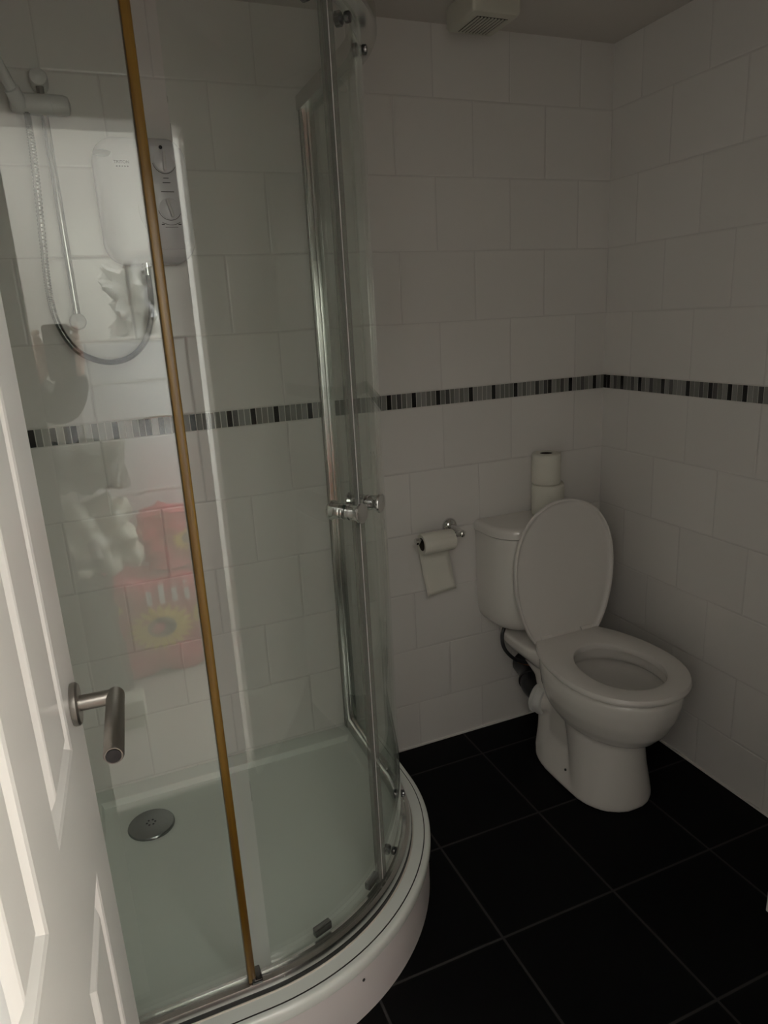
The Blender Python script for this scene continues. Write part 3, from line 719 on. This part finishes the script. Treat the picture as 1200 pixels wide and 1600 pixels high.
sp = tag(link_mesh('supply_pipe', bm, m_bplast, None, smooth=True), 'thin dark water supply hose curving under the cistern', 'pipe')
bm = bmesh.new()
tube(bm, spline([(XT-0.140, -0.100, 0.335), (XT-0.10, -0.124, 0.296), (XT-0.04, -0.135, 0.280), (XT+0.03, -0.075, 0.272), (XT+0.06, -0.004, 0.270)], 10), 0.0045, 10)
link_mesh('copper_tail', bm, m_copper, sp, smooth=True)

# ------------------------------------------------------------------ toilet rolls
def roll_prof(R, hh, core=0.021, rd=0.006):
    pr = []
    for k in range(5):
        a = PI/2*k/4; pr.append((R-rd+rd*math.sin(a), rd-rd*math.cos(a)))
    for k in range(5):
        a = PI/2*k/4; pr.append((R-rd+rd*math.cos(a), hh-rd+rd*math.sin(a)))
    return pr
def stand_roll(name, label, loc, R, hh, rz, flap):
    t = thing(name, label, 'toilet roll', loc, rz, 'spare toilet rolls on the cistern')
    bm = bmesh.new(); pr = roll_prof(R, hh)
    rv = lathe(bm, [(0.021, hh*0.5)] + [(0.0212, 0.0005)] + pr + [(0.0212, hh-0.0005), (0.021, hh*0.5)], (0, 0, 0), (0, 0, 1), 40, False, False)
    for v in bm.verts:   # slightly soft and out of round
        a = math.atan2(v.co.y, v.co.x); rr_ = math.hypot(v.co.x, v.co.y)
        if rr_ > 0.03:
            k = 1 + 0.012*math.sin(2*a+1) + 0.01*math.sin(3*a+v.co.z*30); v.co.x *= k; v.co.y *= k
    link_mesh('paper', bm, m_paper, t, smooth=True, angle=60)
    bm = bmesh.new(); lathe(bm, [(0.0208, 0.002), (0.0208, hh-0.002), (0.0196, hh-0.002), (0.0196, 0.002)], (0, 0, 0), (0, 0, 1), 28, False, False)
    link_mesh('core', bm, m_card, t, smooth=True)
    bm = bmesh.new(); n = 6     # loose end sticking off the roll
    rows = []
    for i in range(n+1):
        a = 0.5*i/n; off = R*1.015 + flap*(i/n)**2
        rows.append([(off*math.cos(a), off*math.sin(a), hh*(0.985 - 0.12*k/4 - (0.55*k/4)*(1-i/n)*0.5)) for k in range(5)])
    loft(bm, rows, False, False, closed=False)
    o = link_mesh('loose_end', bm, m_paper, t, smooth=True)
    s = o.modifiers.new('thickness', 'SOLIDIFY'); s.thickness = 0.0008
    return t
stand_roll('toilet_roll', 'lower spare toilet roll standing on the cistern lid', (XT+0.040, -0.074, 0.7925), 0.053, 0.104, -0.3, 0.012)
stand_roll('toilet_roll', 'upper spare toilet roll balanced on top of the other roll', (XT+0.034, -0.072, 0.8968), 0.047, 0.103, -0.5, 0.008)

hd = thing('toilet_roll_holder', 'chrome wall mounted toilet roll holder left of the cistern', 'toilet roll holder', (-0.612, 0, 0.786))
bm = bmesh.new(); lathe(bm, [(0.026, 0.0005), (0.0265, 0.004), (0.024, 0.010), (0.017, 0.017), (0.010, 0.021)], (0, 0, 0), (0, -1, 0), 36)
link_mesh('wall_plate', bm, m_chrome, hd, smooth=True)
bm = bmesh.new(); tube(bm, spline([(0, -0.018, 0), (0.004, -0.045, -0.002), (0.006, -0.066, -0.006), (-0.004, -0.078, -0.008), (-0.02, -0.080, -0.008)], 8), [0.009]*33, 18)
lathe(bm, [(0.0, -0.0135), (0.009, -0.010), (0.0132, -0.003), (0.0132, 0.003), (0.009, 0.010), (0.0, 0.0135)], (0.004, -0.080, -0.008), (1, 0, 0), 24, False, False)
link_mesh('arm', bm, m_chrome, hd, smooth=True)
bm = bmesh.new(); tube(bm, [(-0.004, -0.080, -0.008), (-0.150, -0.080, -0.008)], 0.006, 16)
lathe(bm, [(0.006, 0.0), (0.0105, 0.003), (0.012, 0.010), (0.0105, 0.017), (0.0, 0.019)], (-0.143, -0.080, -0.008), (-1, 0, 0), 20, cap1=False)
link_mesh('bar', bm, m_chrome, hd, smooth=True)
tr = thing('toilet_roll', 'nearly used toilet roll hanging on the chrome holder with its sheet dangling', 'toilet roll', (-0.752, -0.080, 0.766))
bm = bmesh.new()
lathe(bm, [(0.0205, 0.05), (0.021, 0.001), (0.0315, 0.0), (0.033, 0.003), (0.033, 0.107), (0.0315, 0.110), (0.021, 0.109), (0.0205, 0.05)], (0, 0, 0), (1, 0, 0), 36, False, False)
link_mesh('paper', bm, m_paper, tr, smooth=True, angle=60)
bm = bmesh.new(); lathe(bm, [(0.0204, 0.001), (0.0204, 0.109), (0.0192, 0.109), (0.0192, 0.001)], (0, 0, 0), (1, 0, 0), 28, False, False)
link_mesh('core', bm, m_card, tr, smooth=True)
bm = bmesh.new(); rows = []
for i in range(19):
    t = i/18
    if t < 0.2:   # leaves the back of the roll
        a = PI/2*(t/0.2); yy = 0.034*math.sin(a); zz = 0.034*math.cos(a)
    else:
        k = (t-0.2)/0.8; yy = 0.034 + 0.006*math.sin(k*3); zz = -0.195*k
    sh = max(0, (t-0.2)/0.8)
    rows.append([(0.003 + 0.104*j/6 + 0.030*sh*1.0, yy + 0.004*math.sin(j/6*PI)*sh, zz + 0.010*sh*(j/6)) for j in range(7)])
loft(bm, rows, False, False, closed=False)
o = link_mesh('hanging_sheet', bm, m_paper, tr, smooth=True)
s = o.modifiers.new('thickness', 'SOLIDIFY'); s.thickness = 0.0006

# ------------------------------------------------------------------ extractor fan
fan = thing('extractor_fan', 'boxy cream extractor fan with slatted grille fixed to the ceiling', 'extractor fan', (-0.561, -0.168, ZC))
bm = bmesh.new()
loft(bm, [[(x, y, z) for x, y in rrect(0.137-2*i, 0.147-2*i, 0.008, 4)] for i, z in ((0.004, 0), (0.004, -0.006), (0.0, -0.007), (0.0, -0.048), (0.004, -0.056), (0.012, -0.059))])
link_mesh('housing', bm, m_fan, fan, smooth=True, angle=35)
bm = bmesh.new(); add_box(bm, (-0.044, -0.050, -0.0597), (0.044, 0.050, -0.0585))  # dark plate painted for the shade behind the slats
g = link_mesh('grille', bm, m_fandark, fan)
bm = bmesh.new()
for k in range(9):
    x = -0.040 + 0.010*k; add_box(bm, (x-0.0028, -0.050, -0.0625), (x+0.0028, 0.050, -0.0595), 0.001, 1)
link_mesh('slats', bm, m_fan, g, smooth=True)

# ------------------------------------------------------------------ white cabinet, only its corner reaches the frame
cb = thing('bathroom_cabinet', 'white bathroom cabinet whose corner shows at the right edge of the frame', 'cabinet', (-0.148, -1.28, 0))
box_obj('carcass', (-0.128, -0.27, 0.0), (0.146, 0.27, 0.80), m_gloss, cb, 0.002)
for s in (-1, 1):
    o = box_obj('cabinet_door', (-0.146, min(s*0.002, s*0.269), 0.004), (-0.129, max(s*0.002, s*0.269), 0.796), m_gloss, cb, 0.002)
    bm = bmesh.new(); lathe(bm, [(0.005, 0), (0.005, 0.012), (0.012, 0.018), (0.012, 0.024), (0.0, 0.026)], (-0.146, s*0.04, 0.55), (-1, 0, 0), 18, cap1=False)
    link_mesh('knob', bm, m_chrome, o, smooth=True)
box_obj('cabinet_top', (-0.146, -0.27, 0.801), (0.146, 0.27, 0.82), m_porc, cb, 0.004)

# ------------------------------------------------------------------ hall behind the photographer (seen as reflections in the glass)
fz = thing('upright_freezer', 'white upright freezer in the hall, seen reflected in the shower glass', 'freezer', (-1.43, -3.06, 0))
box_obj('body', (-0.27, -0.30, 0.03), (0.27, 0.09, 1.40), m_wplast, fz, 0.01)
fd = box_obj('freezer_door', (-0.27, 0.092, 0.04), (0.27, 0.13, 1.41), m_wplast, fz, 0.012)
bm = bmesh.new(); tube(bm, spline([(0.03, 0.13, 1.07), (0.05, 0.165, 1.085), (0.13, 0.172, 1.09), (0.19, 0.165, 1.08), (0.21, 0.13, 1.065)], 8), 0.008, 12)
link_mesh('handle', bm, m_chrome, fd, smooth=True)
bm = bmesh.new()
for lo, hi in (((-0.2, 0.1295, 0.75), (0.2, 0.134, 0.765)), ((-0.2, 0.1295, 1.24), (0.2, 0.134, 1.255)), ((-0.2, 0.1295, 0.765), (-0.185, 0.134, 1.24)), ((0.185, 0.1295, 0.765), (0.2, 0.134, 1.24))):
    add_box(bm, lo, hi, 0.002, 1)
link_mesh('moulding', bm, m_gplast, fd, smooth=True)
def pillow(name, size, mat, parent, sq=0.86, seed=1, amp=0.012):
    bm = bmesh.new(); bmesh.ops.create_cube(bm, size=1.0)
    bmesh.ops.subdivide_edges(bm, edges=bm.edges[:], cuts=9, use_grid_fill=True)
    rnd = random.Random(seed); ph = [rnd.uniform(0, 6) for _ in range(6)]
    for v in bm.verts:
        p = v.co*2
        n = Vector((p.x*math.sqrt(max(0, 1-p.y**2/2*0.55-p.z**2/2*0.55)), p.y*math.sqrt(max(0, 1-p.x**2/2*0.55-p.z**2/2*0.55)), p.z*math.sqrt(max(0, 1-p.x**2/2*0.55-p.y**2/2*0.55))))
        q = p*sq + n*(1-sq)
        a = amp*(math.sin(7*p.x+ph[0]+3*p.z)+math.sin(9*p.z+ph[1]+4*p.y)+0.6*math.sin(15*p.x+11*p.z+ph[2]))
        v.co = Vector((q.x*size[0]/2, q.y*size[1]/2, q.z*size[2]/2)) + q.normalized()*a
        v.co.z = max(v.co.z, -size[2]/2)
    o = link_mesh(name, bm, mat, parent, smooth=True, loc=(0, 0, size[2]/2), angle=80)
    return o
def flower(parent, cx, cz, y, R, sq=0.75):
    bm = bmesh.new()
    for k in range(20):
        a = 2*PI*k/20; ca, sa = math.cos(a), math.sin(a)
        pts = []
        for (rr_, ww) in ((0.45, 0.06), (0.72, 0.105), (0.9, 0.075), (1.05, 0.0)):
            pts.append((rr_, ww))
        poly = [(r_, w_) for r_, w_ in pts] + [(r_, -w_) for r_, w_ in pts[-2::-1]]
        vs_ = [bm.verts.new((cx + R*(r_*ca - w_*sa), y + 0.0005*(k % 2), cz + sq*R*(r_*sa + w_*ca))) for r_, w_ in poly]
        bm.faces.new(vs_)
    o = link_mesh('printed_sunflower', bm, m_yel, parent)
    s = o.modifiers.new('t', 'SOLIDIFY'); s.thickness = 0.001
    bm = bmesh.new(); lathe(bm, [(0.46*R, 0), (0.46*R, 0.0015), (0.0, 0.003)], (0, 0, 0), (0, 1, 0), 24, cap1=False)
    bmesh.ops.scale(bm, verts=bm.verts[:], vec=(1, 1, sq)); bmesh.ops.translate(bm, verts=bm.verts[:], vec=(cx, y, cz))
    link_mesh('flower_centre', bm, m_brown, o, smooth=True)
def seed_bag(label, loc, rz, size, seed, low):
    t = thing('seed_bag', label, 'bag', loc, rz, 'red sunflower seed bags in the hall')
    pillow('sack', size, m_red, t, 0.9, seed)
    yf = size[1]/2 + 0.012
    flower(t, 0.02, size[2]*0.52, yf, size[2]*0.30)
    if low:
        for (cx, cz, L, wd, rot) in ((0.185, size[2]*0.62, 0.055, 0.026, 1.1), (-0.17, size[2]*0.80, 0.05, 0.018, -0.4)):
            bm = bmesh.new(); vs_ = []
            for k in range(16):
                a = 2*PI*k/16; px, pz = L*math.cos(a), wd*math.sin(a)*(1+0.3*math.cos(a))
                vs_.append(bm.verts.new((cx+px*math.cos(rot)-pz*math.sin(rot), yf, cz+px*math.sin(rot)+pz*math.cos(rot))))
            bm.faces.new(vs_)
            o = link_mesh('printed_leaf', bm, m_yel, t); s = o.modifiers.new('t', 'SOLIDIFY'); s.thickness = 0.001
        bm = bmesh.new()
        for k in range(4):
            add_box(bm, (0.14-0.052*k-0.011, yf-0.002, size[2]*0.76), (0.14-0.052*k+0.011, yf+0.001, size[2]*(0.90 if k % 2 else 0.95)))
        link_mesh('printed_panel', bm, m_white, t)
    return t
seed_bag('lower red seed bag printed with a yellow sunflower, on the hall floor', (-1.475, -2.72, 0.0), 0.0, (0.48, 0.22, 0.44), 3, True)
seed_bag('upper red seed bag stacked behind, printed with a faded sunflower', (-1.31, -2.74, 0.47), 0.0, (0.32, 0.20, 0.24), 4, False)
db = thing('carrier_bag', 'dark upright bag on the hall floor in front of the red bags', 'bag', (-1.745, -2.47, 0), 0.1)
pillow('sack', (0.24, 0.20, 0.53), m_darkbag, db, 0.85, 9, 0.012)
pb = thing('carrier_bag', 'pale crumpled carrier bag on top of the dark upright bag', 'bag', (-1.655, -2.48, 0.56), -0.2)
pillow('sack', (0.26, 0.20, 0.28), m_plbag, pb, 0.6, 12, 0.018)
tb = thing('carrier_bag', 'dark grey rounded bag topping the pile of bags', 'bag', (-1.645, -2.49, 0.885), 0.2)
pillow('sack', (0.27, 0.20, 0.18), m_darkbag, tb, 0.5, 19, 0.012)
cp_ = thing('carrier_bag', 'clear crumpled plastic bag lying on the white freezer', 'bag', (-1.31, -3.05, 1.432), 0.3)
pillow('sack', (0.24, 0.2, 0.28), m_white, cp_, 0.55, 15, 0.03)
box = thing('storage_box', 'small pale box on the hall floor in front of the lower red bag', 'box', (-1.64, -2.28, 0), 0.1)
box_obj('carton', (-0.06, -0.05, 0.0), (0.06, 0.05, 0.11), m_plbag, box, 0.003)

# ------------------------------------------------------------------ the photographer
pp = thing('person', 'person in dark jacket and jeans holding up a phone, reflected in the shower glass', 'person', (-2.10, -2.28, 0))
O = Vector((-2.10, -2.28, 0))
BS = Vector((-0.12, 0.10, 0))
def skinned(name, nodes, edges, mat, parent, sub=2):
    names = list(nodes)
    me = bpy.data.meshes.new(name); me.from_pydata([Vector(nodes[k][0])-O for k in names], [(names.index(a_), names.index(b_)) for a_, b_ in edges], [])
    o = bpy.data.objects.new(name, me); C.objects.link(o); o.parent = parent
    sm = o.modifiers.new('skin', 'SKIN'); sm.use_smooth_shade = True
    for i, k in enumerate(names):
        r = nodes[k][1]; me.skin_vertices[0].data[i].radius = r if isinstance(r, tuple) else (r, r)
    me.skin_vertices[0].data[0].use_root = True
    ss = o.modifiers.new('sub', 'SUBSURF'); ss.levels = sub; ss.render_levels = sub
    bake_mods(o)
    o.data.materials.append(mat); o.data.shade_smooth()
    return o
body = {'pelvis': ((-1.98, -2.38, 0.93), (0.15, 0.10)), 'waist': ((-1.975, -2.375, 1.08), (0.14, 0.10)), 'chest': ((-1.96, -2.35, 1.27), (0.16, 0.11)), 'neck0': ((-1.955, -2.34, 1.41), 0.06), 'neck': ((-1.95, -2.325, 1.47), 0.052),
        'jaw': ((-1.94, -2.28, 1.545), (0.062, 0.075)), 'head': ((-1.94, -2.29, 1.61), (0.075, 0.092)), 'crown': ((-1.94, -2.295, 1.67), (0.062, 0.072)),
        'shr': ((-1.80, -2.30, 1.37), 0.062), 'elr': ((-1.675, -2.10, 1.22), 0.044), 'wrr': ((-1.632, -2.02, 1.355), 0.027), 'par': ((-1.635, -2.005, 1.395), (0.034, 0.020)),
        'shl': ((-2.10, -2.33, 1.37), 0.062), 'ell': ((-1.93, -2.10, 1.19), 0.044), 'wrl': ((-1.735, -2.02, 1.345), 0.027), 'pal': ((-1.705, -2.005, 1.39), (0.034, 0.020)),
        'hpr': ((-1.90, -2.38, 0.88), 0.085), 'knr': ((-1.89, -2.36, 0.48), 0.057), 'anr': ((-1.90, -2.39, 0.09), 0.04), 'ftr': ((-1.89, -2.25, 0.035), 0.035),
        'hpl': ((-2.06, -2.39, 0.88), 0.085), 'knl': ((-2.07, -2.37, 0.48), 0.057), 'anl': ((-2.07, -2.40, 0.09), 0.04), 'ftl': ((-2.08, -2.26, 0.035), 0.035)}
for k in list(body):
    if k[:2] not in ('el', 'wr', 'pa'): body[k] = (tuple(Vector(body[k][0])+BS), body[k][1])
bedges = [('pelvis','waist'),('waist','chest'),('chest','neck0'),('neck0','neck'),('neck','jaw'),('jaw','head'),('head','crown'),('chest','shr'),('shr','elr'),('elr','wrr'),('wrr','par'),('chest','shl'),('shl','ell'),('ell','wrl'),('wrl','pal'),
          ('pelvis','hpr'),('hpr','knr'),('knr','anr'),('anr','ftr'),('pelvis','hpl'),('hpl','knl'),('knl','anl'),('anl','ftl')]
# fingers curl round the phone's lower edges
for hand, sx, wr in (('r', 1, Vector((-1.635, -2.005, 1.395))), ('l', -1, Vector((-1.705, -2.005, 1.39)))):
    pa = 'pa'+hand
    for fi in range(4):
        z = 0.000 + 0.020*fi
        a1, a2, a3 = f'{hand}f{fi}a', f'{hand}f{fi}b', f'{hand}f{fi}c'
        body[a1] = (wr + Vector((sx*0.020, 0.004, z+0.008)), 0.0085); body[a2] = (wr + Vector((sx*0.024, 0.030, z+0.014)), 0.008); body[a3] = (wr + Vector((sx*0.006, 0.048-0.002*fi, z+0.016)), 0.007)
        bedges += [(pa, a1), (a1, a2), (a2, a3)]
    body[hand+'t1'] = (wr + Vector((-sx*0.006, -0.010, 0.028)), 0.010); body[hand+'t2'] = (wr + Vector((-sx*0.012, -0.004, 0.052)), 0.0085)
    bedges += [(pa, hand+'t1'), (hand+'t1', hand+'t2')]
bd = skinned('body', body, bedges, m_skin, pp)
jk = {k: (body[k][0], r) for k, r in (('pelvis', (0.175, 0.125)), ('waist', (0.168, 0.125)), ('chest', (0.185, 0.135)), ('neck0', 0.075), ('shr', 0.085), ('elr', 0.066), ('wrr', 0.044), ('shl', 0.085), ('ell', 0.066), ('wrl', 0.044))}
skinned('jacket', jk, [('pelvis','waist'),('waist','chest'),('chest','neck0'),('chest','shr'),('shr','elr'),('elr','wrr'),('chest','shl'),('shl','ell'),('ell','wrl')], m_jacket, pp)
jn = {k: (body[k][0], r) for k, r in (('pelvis', (0.165, 0.115)), ('hpr', 0.10), ('knr', 0.072), ('anr', 0.056), ('hpl', 0.10), ('knl', 0.072), ('anl', 0.056))}
skinned('jeans', jn, [('pelvis','hpr'),('hpr','knr'),('knr','anr'),('pelvis','hpl'),('hpl','knl'),('knl','anl')], m_jeans, pp)
hr = {'a': ((-2.06, -2.225, 1.60), (0.080, 0.075)), 'b': ((-2.06, -2.205, 1.675), (0.078, 0.085))}
skinned('hair', hr, [('a', 'b')], m_hair, pp)
for s in (-1, 1):
    bm = bmesh.new(); lathe(bm, [(0.011, -0.004), (0.011, 0.004)], (-2.06+s*0.03-O.x, -2.105-O.y, 1.615), (0, 1, 0), 14)
    link_mesh('eye', bm, m_ink, pp, smooth=True)
bm = bmesh.new(); loft(bm, [[(-2.06-O.x+x, -2.115-O.y+y, z) for x, y in rrect(0.02+0.018*k, 0.03+0.02*k, 0.008, 3)] for k, z in ((0.0, 1.61), (0.5, 1.575), (0.7, 1.563), (0.3, 1.556))])
link_mesh('nose', bm, m_skin, pp, smooth=True)
bm = bmesh.new(); add_box(bm, (-2.085-O.x, -2.113-O.y, 1.527), (-2.035-O.x, -2.103-O.y, 1.537), 0.004)
link_mesh('mouth', bm, m_brown, pp, smooth=True)
ph = thing('phone', 'black phone held upright in both hands of the person', 'phone', (-1.668, -1.972, 1.325))
bm = bmesh.new()
loft(bm, [[(x, y, z+0.08) for x, z in rrect(0.076-2*i, 0.16-2*i, 0.010, 6)] for i, y in ((0.002, -0.005), (0.0, -0.003), (0.0, 0.002), (0.002, 0.004))])
link_mesh('phone_body', bm, m_phone, ph, smooth=True, loc=(0.0, 0, 0.0))
bm = bmesh.new(); add_box(bm, (0.012, 0.004, 0.120), (0.034, 0.0055, 0.150), 0.001, 1)
link_mesh('lens_bump', bm, m_phone, ph, smooth=True)
